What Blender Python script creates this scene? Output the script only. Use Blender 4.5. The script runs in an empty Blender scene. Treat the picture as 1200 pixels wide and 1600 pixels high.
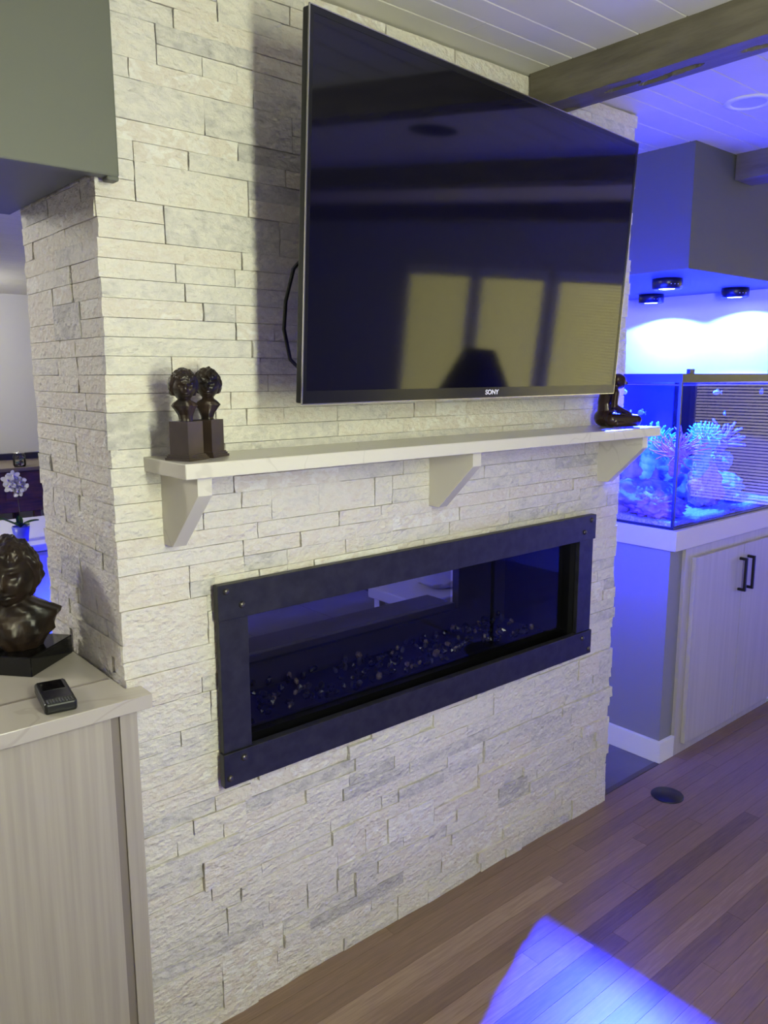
import bpy, bmesh, math, random
from mathutils import Vector, Matrix, noise
R = math.radians
rnd = random.Random(7)
scene = bpy.context.scene
COL = scene.collection

# ------------------------------------------------------------------ camera
CAM = Vector((0.0, -1.6018, 1.6))
RIGHT = Vector((0.7626823, -0.64676944, -0.00223421))
UP = Vector((0.11148314, 0.12805869, 0.98548084))
FWD = Vector((0.63709278, 0.75185787, -0.16977199))
FPX = 1243.556
cd = bpy.data.cameras.new('camera')
cam = bpy.data.objects.new('camera', cd)
COL.objects.link(cam)
m = Matrix.Identity(4)
for i in range(3):
    m[i][0] = RIGHT[i]; m[i][1] = UP[i]; m[i][2] = -FWD[i]; m[i][3] = CAM[i]
cam.matrix_world = m
cd.sensor_fit = 'VERTICAL'; cd.sensor_height = 36.0
cd.lens = FPX / 1600 * 36.0
cd.clip_start = 0.05
scene.camera = cam

# ------------------------------------------------------------------ world, lights, exposure
world = bpy.data.worlds.new('world'); scene.world = world
world.use_nodes = True
world.node_tree.nodes['Background'].inputs[0].default_value = (0.5, 0.6, 0.8, 1)
world.node_tree.nodes['Background'].inputs[1].default_value = 0.3
vs = scene.view_settings
vs.view_transform = 'Standard'; vs.look = 'None'; vs.gamma = 1.0; vs.use_curve_mapping = False
vs.exposure = 0.0
FLOOR_LAMP = 100.0         # glowing column of the floor lamp behind the camera
BLIND_GLOW = 2.5           # glow put into the blind slats for the light coming through
LAMP_W = 7200.0              # aquarium lamps
LAMP_COL = (0.008, 0.019, 1.0)
KITCHEN_FILL_W = 105.0
FAR_FILL_W = 85.0

# ------------------------------------------------------------------ helpers
def lin(r, g, b):
    f = lambda c: (c/255/12.92) if c/255 <= .04045 else ((c/255+.055)/1.055)**2.4
    return (f(r), f(g), f(b), 1)

MATS = {}
def mat(name, c1, c2=None, rough=.5, metal=0., scale=8., stretch=(1, 1, 1), bump=0., bscale=None, detail=6.,
        spec=.5, emit=None, estr=0., coat=0., dist=.002, coord='Object', contrast=(.35, .65), alpha=None):
    if name in MATS: return MATS[name]
    M = bpy.data.materials.new(name); M.use_nodes = True
    nt = M.node_tree; N = nt.nodes; L = nt.links
    p = N['Principled BSDF']
    p.inputs['Base Color'].default_value = c1
    p.inputs['Roughness'].default_value = rough
    p.inputs['Metallic'].default_value = metal
    p.inputs['Specular IOR Level'].default_value = spec
    p.inputs['Coat Weight'].default_value = coat
    if emit:
        p.inputs['Emission Color'].default_value = emit
        p.inputs['Emission Strength'].default_value = estr
    if c2 or bump:
        tc = N.new('ShaderNodeTexCoord'); mp = N.new('ShaderNodeMapping')
        mp.inputs['Scale'].default_value = stretch
        L.new(tc.outputs[coord], mp.inputs['Vector'])
        if c2:
            n = N.new('ShaderNodeTexNoise'); n.inputs['Scale'].default_value = scale; n.inputs['Detail'].default_value = detail
            L.new(mp.outputs[0], n.inputs['Vector'])
            cr = N.new('ShaderNodeValToRGB')
            cr.color_ramp.elements[0].position = contrast[0]; cr.color_ramp.elements[1].position = contrast[1]
            cr.color_ramp.elements[0].color = c1; cr.color_ramp.elements[1].color = c2
            L.new(n.outputs['Fac'], cr.inputs['Fac'])
            L.new(cr.outputs[0], p.inputs['Base Color'])
        if bump:
            n2 = N.new('ShaderNodeTexNoise'); n2.inputs['Scale'].default_value = bscale or scale*4; n2.inputs['Detail'].default_value = 5
            L.new(mp.outputs[0], n2.inputs['Vector'])
            b = N.new('ShaderNodeBump'); b.inputs['Strength'].default_value = bump; b.inputs['Distance'].default_value = dist
            L.new(n2.outputs['Fac'], b.inputs['Height']); L.new(b.outputs[0], p.inputs['Normal'])
    MATS[name] = M
    return M

def tone_mat(name, ramp, rough, scale, stretch, amount, bump, bscale, dist, vor=False, spec=.5, detail=8):
    """colour from the piece's own 'tone' attribute plus a procedural grain shifted per piece"""
    M = bpy.data.materials.new(name); M.use_nodes = True
    nt = M.node_tree; N = nt.nodes; L = nt.links
    p = N['Principled BSDF']; p.inputs['Roughness'].default_value = rough; p.inputs['Specular IOR Level'].default_value = spec
    at = N.new('ShaderNodeAttribute'); at.attribute_name = 'tone'
    tc = N.new('ShaderNodeTexCoord')
    off = N.new('ShaderNodeVectorMath'); off.operation = 'MULTIPLY_ADD'
    off.inputs[1].default_value = (37, 53, 71)
    L.new(at.outputs['Color'], off.inputs[0]); L.new(tc.outputs['Object'], off.inputs[2])
    mp = N.new('ShaderNodeMapping'); mp.inputs['Scale'].default_value = stretch
    L.new(off.outputs[0], mp.inputs['Vector'])
    n = N.new('ShaderNodeTexNoise'); n.inputs['Scale'].default_value = scale; n.inputs['Detail'].default_value = detail
    n.inputs['Distortion'].default_value = .6
    L.new(mp.outputs[0], n.inputs['Vector'])
    ma = N.new('ShaderNodeMath'); ma.operation = 'SUBTRACT'; ma.inputs[1].default_value = .5
    L.new(n.outputs['Fac'], ma.inputs[0])
    mm = N.new('ShaderNodeMath'); mm.operation = 'MULTIPLY_ADD'; mm.inputs[1].default_value = amount
    L.new(ma.outputs[0], mm.inputs[0]); L.new(at.outputs['Fac'], mm.inputs[2])
    cr = N.new('ShaderNodeValToRGB')
    el = cr.color_ramp.elements
    el[0].position, el[0].color = ramp[0]
    el[1].position, el[1].color = ramp[-1]
    for pos, c in ramp[1:-1]:
        e = el.new(pos); e.color = c
    L.new(mm.outputs[0], cr.inputs['Fac']); L.new(cr.outputs[0], p.inputs['Base Color'])
    b = N.new('ShaderNodeBump'); b.inputs['Strength'].default_value = bump; b.inputs['Distance'].default_value = dist
    n2 = N.new('ShaderNodeTexNoise'); n2.inputs['Scale'].default_value = bscale; n2.inputs['Detail'].default_value = 6
    n2.inputs['Roughness'].default_value = .62
    L.new(mp.outputs[0], n2.inputs['Vector'])
    if vor:
        v = N.new('ShaderNodeTexVoronoi'); v.inputs['Scale'].default_value = bscale*1.6; v.distance = 'CHEBYCHEV'
        L.new(mp.outputs[0], v.inputs['Vector'])
        ad = N.new('ShaderNodeMath'); ad.operation = 'MULTIPLY_ADD'; ad.inputs[1].default_value = .45
        L.new(v.outputs['Distance'], ad.inputs[0]); L.new(n2.outputs['Fac'], ad.inputs[2])
        L.new(ad.outputs[0], b.inputs['Height'])
    else:
        L.new(n2.outputs['Fac'], b.inputs['Height'])
    L.new(b.outputs[0], p.inputs['Normal'])
    MATS[name] = M
    return M

def glass_mat(name, tint=(1, 1, 1, 1), ior=1.5, rough=0.0):
    M = bpy.data.materials.new(name); M.use_nodes = True
    nt = M.node_tree; N = nt.nodes; L = nt.links
    N.remove(N['Principled BSDF'])
    t = N.new('ShaderNodeBsdfTransparent'); t.inputs[0].default_value = tint
    g = N.new('ShaderNodeBsdfGlossy'); g.inputs['Roughness'].default_value = rough
    f = N.new('ShaderNodeFresnel'); f.inputs['IOR'].default_value = ior
    x = N.new('ShaderNodeMixShader')
    L.new(f.outputs[0], x.inputs[0]); L.new(t.outputs[0], x.inputs[1]); L.new(g.outputs[0], x.inputs[2])
    L.new(x.outputs[0], N['Material Output'].inputs['Surface'])
    MATS[name] = M
    return M

def tank_glass(name):
    """water-backed pane: transparent and faintly mirror-like, and beyond the critical angle (steep rays out of the water) a total reflector"""
    M = glass_mat(name, ior=1.38)
    nt = M.node_tree; N = nt.nodes; L = nt.links
    out = N['Material Output']; mix = out.inputs['Surface'].links[0].from_node
    g = N.new('ShaderNodeNewGeometry'); sp = N.new('ShaderNodeSeparateXYZ'); L.new(g.outputs['Incoming'], sp.inputs[0])
    ab = N.new('ShaderNodeMath'); ab.operation = 'ABSOLUTE'; L.new(sp.outputs['Z'], ab.inputs[0])
    mr = N.new('ShaderNodeMapRange'); mr.inputs['From Min'].default_value = .40; mr.inputs['From Max'].default_value = .50
    L.new(ab.outputs[0], mr.inputs['Value'])
    tir = N.new('ShaderNodeBsdfGlossy'); tir.inputs['Roughness'].default_value = 0; tir.inputs[0].default_value = (.9, .95, 1, 1)
    x = N.new('ShaderNodeMixShader'); L.new(mr.outputs[0], x.inputs[0]); L.new(mix.outputs[0], x.inputs[1]); L.new(tir.outputs[0], x.inputs[2])
    L.new(x.outputs[0], out.inputs['Surface'])
    return M

def emit_mat(name, col, strength):
    M = bpy.data.materials.new(name); M.use_nodes = True
    nt = M.node_tree; N = nt.nodes
    N.remove(N['Principled BSDF'])
    e = N.new('ShaderNodeEmission'); e.inputs[0].default_value = col; e.inputs[1].default_value = strength
    nt.links.new(e.outputs[0], N['Material Output'].inputs['Surface'])
    MATS[name] = M
    return M

ORIG = {}
def origin(o): return ORIG.get(o.name, Vector((0, 0, 0)))
def put(name, mesh, parent=None, material=None, local=False, smooth=False, loc=None):
    o = bpy.data.objects.new(name, mesh)
    COL.objects.link(o)
    if material is not None and mesh is not None and not mesh.materials: mesh.materials.append(material)
    if smooth:
        for p in mesh.polygons: p.use_smooth = True
    if parent is not None:
        o.parent = parent
        if not local: o.location = -origin(parent)
    if loc is not None: o.location = Vector(loc) + (o.location if not local else Vector((0, 0, 0)))
    return o
def tag(o, label=None, cat=None, group=None, kind=None):
    if label: o['label'] = label
    if cat: o['category'] = cat
    if group: o['group'] = group
    if kind: o['kind'] = kind
    return o
def thing(name, loc, label, cat, group=None, rot=(0, 0, 0), kind=None):
    o = bpy.data.objects.new(name, None); COL.objects.link(o)
    o.location = loc; o.rotation_euler = rot; o.empty_display_size = .05
    ORIG[o.name] = Vector(loc)
    return tag(o, label, cat, group, kind)

def bm_mesh(bm, name='mesh', recalc=True):
    if recalc: bmesh.ops.recalc_face_normals(bm, faces=bm.faces)
    me = bpy.data.meshes.new(name); bm.to_mesh(me); bm.free()
    return me
def add_box(bm, x0, x1, y0, y1, z0, z1, bevel=0., seg=2):
    r = bmesh.ops.create_cube(bm, size=1)
    vs_ = r['verts']
    for v in vs_:
        v.co = Vector((x0+(v.co.x+.5)*(x1-x0), y0+(v.co.y+.5)*(y1-y0), z0+(v.co.z+.5)*(z1-z0)))
    if bevel:
        es = list({e for v in vs_ for e in v.link_edges})
        bmesh.ops.bevel(bm, geom=es, offset=bevel, segments=seg, affect='EDGES', profile=.5)
    return vs_
def box(name, x0, x1, y0, y1, z0, z1, material, parent=None, bevel=0., local=False, seg=2):
    bm = bmesh.new(); add_box(bm, x0, x1, y0, y1, z0, z1, bevel, seg)
    return put(name, bm_mesh(bm), parent, material, local)
def add_prism(bm, poly, axis, a, b):
    """poly: list of 2D points; extruded along axis (0,1,2) from a to b"""
    def P(u, v, w):
        return {0: (w, u, v), 1: (u, w, v), 2: (u, v, w)}[axis]
    lo = [bm.verts.new(P(u, v, a)) for u, v in poly]
    hi = [bm.verts.new(P(u, v, b)) for u, v in poly]
    n = len(poly)
    bm.faces.new(lo); bm.faces.new(hi)
    for i in range(n): bm.faces.new((lo[i], lo[(i+1) % n], hi[(i+1) % n], hi[i]))
def prism(name, poly, axis, a, b, material, parent=None, bevel=0., local=False):
    bm = bmesh.new(); add_prism(bm, poly, axis, a, b)
    if bevel: bmesh.ops.bevel(bm, geom=list(bm.edges), offset=bevel, segments=2, affect='EDGES', profile=.5)
    return put(name, bm_mesh(bm), parent, material, local)
def add_lathe(bm, prof, center=(0, 0, 0), seg=32, cap=True):
    cx, cy, cz = center
    rings = []
    for r, z in prof:
        rings.append([bm.verts.new((cx+r*math.cos(2*math.pi*k/seg), cy+r*math.sin(2*math.pi*k/seg), cz+z)) for k in range(seg)])
    for a, b in zip(rings, rings[1:]):
        for k in range(seg): bm.faces.new((a[k], a[(k+1) % seg], b[(k+1) % seg], b[k]))
    if cap:
        bm.faces.new(rings[0]); bm.faces.new(rings[-1])
def lathe(name, prof, center, material, parent=None, seg=32, cap=True, local=False, smooth=True):
    bm = bmesh.new(); add_lathe(bm, prof, center, seg, cap)
    o = put(name, bm_mesh(bm), parent, material, local, smooth)
    return o
def add_tube(bm, pts, rad, seg=8):
    pts = [Vector(p) for p in pts]
    rads = rad if isinstance(rad, (list, tuple)) else [rad]*len(pts)
    rings = []; ref = Vector((.3, .5, .8)).normalized()
    for i, p in enumerate(pts):
        d = (pts[min(i+1, len(pts)-1)]-pts[max(i-1, 0)])
        d = d.normalized() if d.length > 1e-9 else Vector((0, 0, 1))
        a = d.cross(ref)
        if a.length < .1: a = d.cross(Vector((1, 0, 0)))
        a.normalize(); b = d.cross(a)
        rings.append([bm.verts.new(p+rads[i]*(a*math.cos(2*math.pi*k/seg)+b*math.sin(2*math.pi*k/seg))) for k in range(seg)])
    for a, b in zip(rings, rings[1:]):
        for k in range(seg): bm.faces.new((a[k], a[(k+1) % seg], b[(k+1) % seg], b[k]))
    bm.faces.new(rings[0]); bm.faces.new(rings[-1])
def tube(name, pts, rad, material, parent=None, seg=8, local=False):
    bm = bmesh.new(); add_tube(bm, pts, rad, seg)
    return put(name, bm_mesh(bm), parent, material, local, True)
def add_ell(bm, c, r, sub=3, rot=None):
    res = bmesh.ops.create_icosphere(bm, subdivisions=sub, radius=1)
    for v in res['verts']:
        p = Vector((v.co.x*r[0], v.co.y*r[1], v.co.z*r[2]))
        if rot: p = rot @ p
        v.co = p+Vector(c)
    return res['verts']
def add_capsule(bm, a, b, ra, rb, n=6, sub=2):
    a, b = Vector(a), Vector(b)
    for i in range(n+1):
        t = i/n
        add_ell(bm, a.lerp(b, t), (ra+(rb-ra)*t,)*3, sub)
def set_tone(me, t):
    """t: one value for the mesh or a list with a value for each vertex"""
    a = me.color_attributes.new('tone', 'FLOAT_COLOR', 'POINT')
    n = len(me.vertices)
    vals = t if isinstance(t, list) else [t]*n
    flat = []
    for v in vals: flat += [v, v, v, 1.]
    a.data.foreach_set('color', flat)
def voxel(bm, size, smooth=2):
    """union of overlapping closed shapes into one continuous surface"""
    me = bpy.data.meshes.new('raw'); bm.to_mesh(me); bm.free()
    o = bpy.data.objects.new('raw', me); COL.objects.link(o)
    md = o.modifiers.new('r', 'REMESH'); md.mode = 'VOXEL'; md.voxel_size = size
    if smooth:
        s = o.modifiers.new('s', 'SMOOTH'); s.iterations = smooth; s.factor = .5
    dg = bpy.context.evaluated_depsgraph_get(); dg.update()
    out = bpy.data.meshes.new_from_object(o.evaluated_get(dg))
    bpy.data.objects.remove(o); bpy.data.meshes.remove(me)
    for p in out.polygons: p.use_smooth = True
    return out
def pix(p):
    d = Vector(p)-CAM
    z = d.dot(FWD)
    return 600+FPX*d.dot(RIGHT)/z, 800-FPX*d.dot(UP)/z

# ------------------------------------------------------------------ materials
STONE = tone_mat('ledger_stone', [(0., lin(182, 178, 174)), (.25, lin(206, 201, 194)), (.55, lin(221, 215, 204)), (.8, lin(214, 204, 191)), (1., lin(228, 224, 216))],
                 .5, 34., (1, 1, 1.5), 1.25, .95, 40., .010, vor=True)
OAK = tone_mat('oak_floor', [(0., lin(82, 62, 48)), (.35, lin(112, 90, 70)), (.7, lin(130, 106, 85)), (1., lin(154, 130, 108))],
               .32, 9., (1, 16, 1), .75, .12, 60., .0006)
CEILW = mat('painted_ceiling_board', lin(205, 201, 192), lin(212, 208, 200), .55, scale=3, bump=.03, bscale=60)
BEAMM = mat('hewn_grey_beam', lin(84, 78, 66), lin(104, 97, 84), .7, scale=6, stretch=(6, 1, 6), bump=.4, bscale=22, dist=.004)
SAGE = mat('grey_green_paint', lin(93, 94, 83), None, .55, bump=.06, bscale=260)
DRY = mat('white_drywall', lin(214, 212, 208), None, .6, bump=.05, bscale=220)
GREYW = mat('grey_wall_paint', lin(186, 184, 182), None, .65)
TRIMW = mat('white_trim', lin(226, 225, 224), None, .4)
TILE = mat('dark_grey_tile', lin(92, 90, 92), lin(104, 102, 104), .35, scale=5)
LAM = mat('pale_wood_laminate', lin(158, 149, 137), lin(170, 161, 148), .5, scale=5, stretch=(14, 14, .35), bump=.1, bscale=30, dist=.0008)
LAM2 = mat('grey_wood_laminate', lin(174, 168, 163), lin(184, 178, 173), .5, scale=4, stretch=(10, 10, .35), bump=.08, bscale=24, dist=.0008)
GROOVE = mat('cabinet_reveal', lin(128, 118, 112), None, .6)
BLACKM = mat('black_steel', lin(36, 36, 42), lin(50, 49, 54), .45, scale=30, bump=.1, bscale=50, metal=.4)
BLACKP = mat('black_plastic', lin(18, 18, 20), None, .4)
SOOT = mat('black_firebox', lin(14, 14, 16), None, .5)
SCREEN = mat('television_glass', (.0012, .0012, .006, 1), None, .06, spec=.62)
SILVER = mat('silver_trim', lin(200, 198, 194), None, .25, metal=1.)
BRONZE = mat('dark_bronze', lin(22, 17, 15), lin(54, 40, 31), .38, metal=.3, scale=22, bump=.25, bscale=60, dist=.001)
BRONZE2 = mat('polished_bronze', lin(40, 27, 22), lin(58, 40, 31), .2, metal=.3, scale=12)
BROWNP = mat('brown_pedestal', lin(46, 36, 31), lin(58, 46, 39), .35, scale=20)
GRAN = mat('black_granite', lin(14, 14, 15), lin(38, 38, 42), .1, scale=90, contrast=(.6, .75))
GLASS = glass_mat('clear_glass')
TINTG = glass_mat('fireplace_glass', (.62, .62, .66, 1), 1.28)
TANKG = tank_glass('aquarium_glass')
WATER = glass_mat('water', (.12, .28, .5, 1), 1.33)
CHROME = mat('chrome', lin(230, 230, 230), None, .15, metal=1.)

def quartz(name, c):
    M = mat(name, c, None, .22)
    nt = M.node_tree; N = nt.nodes; L = nt.links
    tc = N.new('ShaderNodeTexCoord')
    n = N.new('ShaderNodeTexNoise'); n.inputs['Scale'].default_value = 1.7; n.inputs['Detail'].default_value = 4; n.inputs['Distortion'].default_value = 1.0
    L.new(tc.outputs['Object'], n.inputs['Vector'])
    cr = N.new('ShaderNodeValToRGB'); e = cr.color_ramp.elements
    e[0].position = .497; e[0].color = c
    e[1].position = .507; e[1].color = c
    k = e.new(.502); k.color = (c[0]*.82, c[1]*.81, c[2]*.8, 1)
    L.new(n.outputs['Fac'], cr.inputs['Fac']); L.new(cr.outputs[0], N['Principled BSDF'].inputs['Base Color'])
    return M
QUARTZ = quartz('white_quartz', lin(200, 194, 182))
QUARTZ2 = quartz('counter_quartz', lin(178, 170, 160))

CEIL = 2.445
# ================================================================== STRUCTURE
# ---------------- chimney core with the fireplace hole, and its ledger stones
CX0, CX1, CD = .626, 2.45, .47
bm = bmesh.new()
c0, c1, cy0, cy1 = CX0+.014, CX1-.014, .014, CD-.002
hx0, hx1, hz0, hz1 = .875, 2.225, .675, 1.09
add_box(bm, c0, hx0, cy0, cy1, 0, CEIL)
add_box(bm, hx1, c1, cy0, cy1, 0, CEIL)
add_box(bm, hx0, hx1, cy0, cy1, 0, hz0)
add_box(bm, hx0, hx1, cy0, cy1, hz1, CEIL)
chim = put('wall_chimney', bm_mesh(bm), None, mat('chimney_mortar', lin(120, 115, 108), None, .9))
tag(chim, 'white split-face ledger stone chimney wall around the black fireplace', 'wall', kind='structure')

RH = .03812
NR = int(CEIL/RH)+1
def layout(u0, u1, rg, dbl=.16, lmin=.07, lmax=.36, jit0=0., jit1=0.):
    """rows of stones of unequal length; some are two rows high. -> (u0,u1,z0,z1)"""
    cell = .02
    n = int(round((u1-u0)/cell))
    occ = [[False]*n for _ in range(NR+1)]
    out = []
    for r in range(NR):
        i = 0
        while i < n:
            if occ[r][i]: i += 1; continue
            free = 0
            while i+free < n and not occ[r][i+free]: free += 1
            ln = min(free, int(rg.uniform(lmin, lmax)**1.0/cell))
            if free-ln < 3: ln = free if free < lmax/cell*1.15 else free//2
            ln = max(1, ln)
            h = 1
            if rg.random() < dbl and r+1 < NR and ln*cell < .3 and not any(occ[r+1][i:i+ln]): h = 2
            for k in range(h):
                for j in range(i, i+ln): occ[r+k][j] = True
            a, b = u0+i*cell, u0+(i+ln)*cell
            if i == 0: a -= rg.uniform(0, jit0)
            if i+ln >= n: b = u1+rg.uniform(-.3*jit1, jit1)
            z1 = min((r+h)*RH, CEIL-.001)
            if z1-r*RH > .01: out.append((a, b, r*RH, z1))
            i += ln
    return out
def stone_geo(bm, rec, place, rg, depth, fine=True):
    """a rough block: jittered front grid, chamfered rim, sides back to the core; place(u, out, z) -> world"""
    a, b, z0, z1 = rec
    g = .0009
    a += g; b -= g; z0 += g*.6; z1 -= g*.6
    nx = max(2, min(6, int((b-a)/.05)+1)); nz = 2
    tilt = rg.uniform(-.0012, .0012)
    grid = []
    for j in range(nz+1):
        row = []
        for i in range(nx+1):
            u = a+(b-a)*i/nx; z = z0+(z1-z0)*j/nz
            edge = (i in (0, nx)) or (j in (0, nz))
            if 0 < i < nx: u += rg.uniform(-.2, .2)*(b-a)/nx
            if 0 < j < nz: z += rg.uniform(-.2, .2)*(z1-z0)/nz
            o = depth+tilt*(i/nx-.5)*2+rg.uniform(-.0014, .0014)
            if edge: o -= rg.uniform(.0, .0014)
            if i in (0, nx): u += rg.uniform(-.0012, .0008)*(1 if i else -1)
            row.append(bm.verts.new(place(u, o, z)))
        grid.append(row)
    fs = []
    for j in range(nz):
        for i in range(nx): fs.append(bm.faces.new((grid[j][i], grid[j][i+1], grid[j+1][i+1], grid[j+1][i])))
    ring = [grid[0][i] for i in range(nx+1)]+[grid[j][nx] for j in range(1, nz+1)]+[grid[nz][i] for i in range(nx-1, -1, -1)]+[grid[j][0] for j in range(nz-1, 0, -1)]
    back = []
    for k, v in enumerate(ring):
        pass
    uvz = []
    for i in range(nx+1): uvz.append((a+(b-a)*i/nx, z0))
    for j in range(1, nz+1): uvz.append((b, z0+(z1-z0)*j/nz))
    for i in range(nx-1, -1, -1): uvz.append((a+(b-a)*i/nx, z1))
    for j in range(nz-1, 0, -1): uvz.append((a, z0+(z1-z0)*j/nz))
    back = [bm.verts.new(place(u, -.016, z)) for u, z in uvz]
    n = len(ring)
    for k in range(n): bm.faces.new((ring[k], back[k], back[(k+1) % n], ring[(k+1) % n]))

rg = random.Random(21)
FRX = (.85, 2.255); FRZ = (.655, 1.112)     # hidden behind the steel frame
stones = []
for rec in layout(CX0, CX1, rg, jit0=.006, jit1=.012):
    a, b, z0, z1 = rec
    if z1 > FRZ[0]+.004 and z0 < FRZ[1]-.004 and b > FRX[0] and a < FRX[1]:
        if a < FRX[0]-.02: stones.append(((a, FRX[0], z0, z1), 'F'))
        if b > FRX[1]+.02: stones.append(((FRX[1], b, z0, z1), 'F'))
        # slivers above / below the frame
        if z0 < FRZ[0]-.012: stones.append(((max(a, FRX[0]), min(b, FRX[1]), z0, FRZ[0]), 'F'))
        if z1 > FRZ[1]+.012: stones.append(((max(a, FRX[0]), min(b, FRX[1]), FRZ[1], z1), 'F'))
    else:
        stones.append((rec, 'F'))
for rec in layout(.004, CD, rg, dbl=.12, lmin=.07, lmax=.24): stones.append((rec, 'L'))
for rec in layout(.004, CD, rg, dbl=.12, lmin=.07, lmax=.24): stones.append((rec, 'R'))
PL = {'F': lambda u, o, z: (u, -o, z), 'L': lambda u, o, z: (CX0-o, u, z), 'R': lambda u, o, z: (CX1+o, u, z)}
TVQ = [(485, 2), (997, 226), (959, 613), (470, 632)]
def inside(p, q):
    s = None
    for i in range(len(q)):
        (x0, y0), (x1, y1) = q[i], q[(i+1) % len(q)]
        c = (x1-x0)*(p[1]-y0)-(y1-y0)*(p[0]-x0)
        if s is None: s = c > 0
        elif (c > 0) != s: return False
    return True
def score(rec, side):
    if side == 'R': return 0
    a, b, z0, z1 = rec
    P = [pix(PL[side](u, 0, z)) for u, z in ((a, z0), (b, z0), (b, z1), (a, z1))]
    cx = sum(p[0] for p in P)/4; cy = sum(p[1] for p in P)/4
    if not (-5 < cx < 1205 and -5 < cy < 1605) or inside((cx, cy), TVQ): return 0
    if side == 'L' and (z1 < .94 or z0 > 1.97): return 0
    if cx < 175 and cy < 272: return 0
    A = 0
    for i in range(4): A += P[i][0]*P[(i+1) % 4][1]-P[(i+1) % 4][0]*P[i][1]
    return abs(A)/2
scored = sorted(stones, key=lambda s: -score(*s))
def stone_tone(rg):
    return min(1, max(0, rg.gauss(.55, .2)))
bmr = bmesh.new(); tones = []
for k, (rec, side) in enumerate(scored):
    d = rg.choice((0., 0, .0005, .001, .0015, .002, .0035))+rg.uniform(-.0008, .0008)
    if side == 'L': d = rg.choice((-.001, 0, .0005, .001, .003))
    if side == 'F' and rec[2] < .62: d += rg.choice((0, .001, .004, .008))
    if side == 'R': d = rg.uniform(-.002, .006)
    t = stone_tone(rg)
    if k < 300:
        bm = bmesh.new(); stone_geo(bm, rec, PL[side], rg, d)
        me = bm_mesh(bm, 'stone'); set_tone(me, t)
        put('stone', me, chim, STONE)
    else:
        n0 = len(bmr.verts); stone_geo(bmr, rec, PL[side], rg, d)
        tones += [t]*(len(bmr.verts)-n0)
me = bm_mesh(bmr, 'stone_rest'); set_tone(me, tones)
o = put('stone_courses', me, chim, STONE); o['kind'] = 'stuff'

# ---------------- floors
flo = box('floor', -2.5, 5.2, -4.6, .02, -.06, -.004, mat('floor_gap', lin(60, 40, 30), None, .8))
tag(flo, 'oak strip floor of the living room', 'floor', kind='structure')
PW = .0575
rg = random.Random(5)
bmr = bmesh.new(); tones = []
row = 0; y1 = .014
# border strip along the tile
y = y1
while y > -4.55:
    x = -2.5-rg.uniform(0, .8)
    while x < 5.2:
        ln = rg.uniform(.45, 1.7)
        xa, xb = max(x, -2.5), min(x+ln, 5.2)
        if xb-xa > .05:
            t = min(1, max(0, rg.gauss(.5, .15)))
            vis = y > -1.35 and xb > .7 and xa < 4.2
            b_ = bmesh.new() if vis else bmr
            n0 = len(b_.verts)
            add_box(b_, xa+.0004, xb-.0004, y-PW+.0004, y-.0004, -.004, 0)
            if vis:
                me = bm_mesh(b_, 'plank'); set_tone(me, t); put('plank', me, flo, OAK)
            else: tones += [t]*(len(bmr.verts)-n0)
        x += ln
    y -= PW
me = bm_mesh(bmr, 'planks'); set_tone(me, tones)
o = put('floor_planks', me, flo, OAK); o['kind'] = 'stuff'

tf = box('floor_tile_room', -2.5, 3.85, .034, 7.5, -.06, -.006, mat('grout', lin(70, 68, 68), None, .8))
tag(tf, 'dark grey tiled floor of the passage and back room', 'floor', kind='structure')
TS = .6
bmt = bmesh.new(); add_box(bmt, .0015, TS-.0015, .0015, TS-.0015, -.006, 0)
tme = bm_mesh(bmt, 'tile'); tme.materials.append(TILE)
yy = .034
while yy < 7.4:
    xx = -2.35
    while xx < 3.85-.3:
        if not (yy < .3 and xx < .5): put('tile', tme, tf, None, loc=(xx, yy, 0))
        xx += TS
    yy += TS
tr = box('trim_threshold', 2.44, 2.9, .0145, .036, -.02, .0025, mat('metal_threshold', lin(96, 88, 80), None, .5, metal=.5))
tag(tr, 'dark metal threshold strip between oak floor and tile', 'trim', kind='structure')

# ---------------- ceiling boards, beams
cei = box('ceiling', -2.5, 5.2, -4.6, 7.5, CEIL+.012, CEIL+.1, mat('ceiling_gap', lin(44, 42, 40), None, .8))
tag(cei, 'white painted tongue-and-groove board ceiling', 'ceiling', kind='structure')
ys = [7.5]
while ys[-1] > .3: ys.append(ys[-1]-.13)
ys += [.172, .048, -.076, -.152, -.231, -.355, -.485]
while ys[-1] > -4.6: ys.append(ys[-1]-.13)
bmr = bmesh.new()
rg = random.Random(9)
for ya, yb in zip(ys, ys[1:]):
    if ya-yb < .02: continue
    xs = [-2.5, rg.uniform(-.5, .9), rg.uniform(2.05, 2.9) if rg.random() < .4 else 1.95, 5.2]
    if abs(ya+.076) < .001: xs = [-2.5, 1.56, 3.2, 5.2]
    for xa, xb in zip(xs, xs[1:]):
        vis = .35 > ya > -1.0 and xb > 1.
        b_ = bmesh.new() if vis else bmr
        # chamfered board
        w = .0026
        add_prism(b_, [(ya-.0012, CEIL+.011), (yb+.0012, CEIL+.011), (yb+.0012, CEIL+w), (yb+w, CEIL), (ya-w, CEIL), (ya-.0012, CEIL+w)], 0, xa+.0006, xb-.0006)
        if vis: put('ceiling_board', bm_mesh(b_), cei, CEILW)
o = put('ceiling_boards', bm_mesh(bmr), cei, CEILW); o['kind'] = 'stuff'

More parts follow.
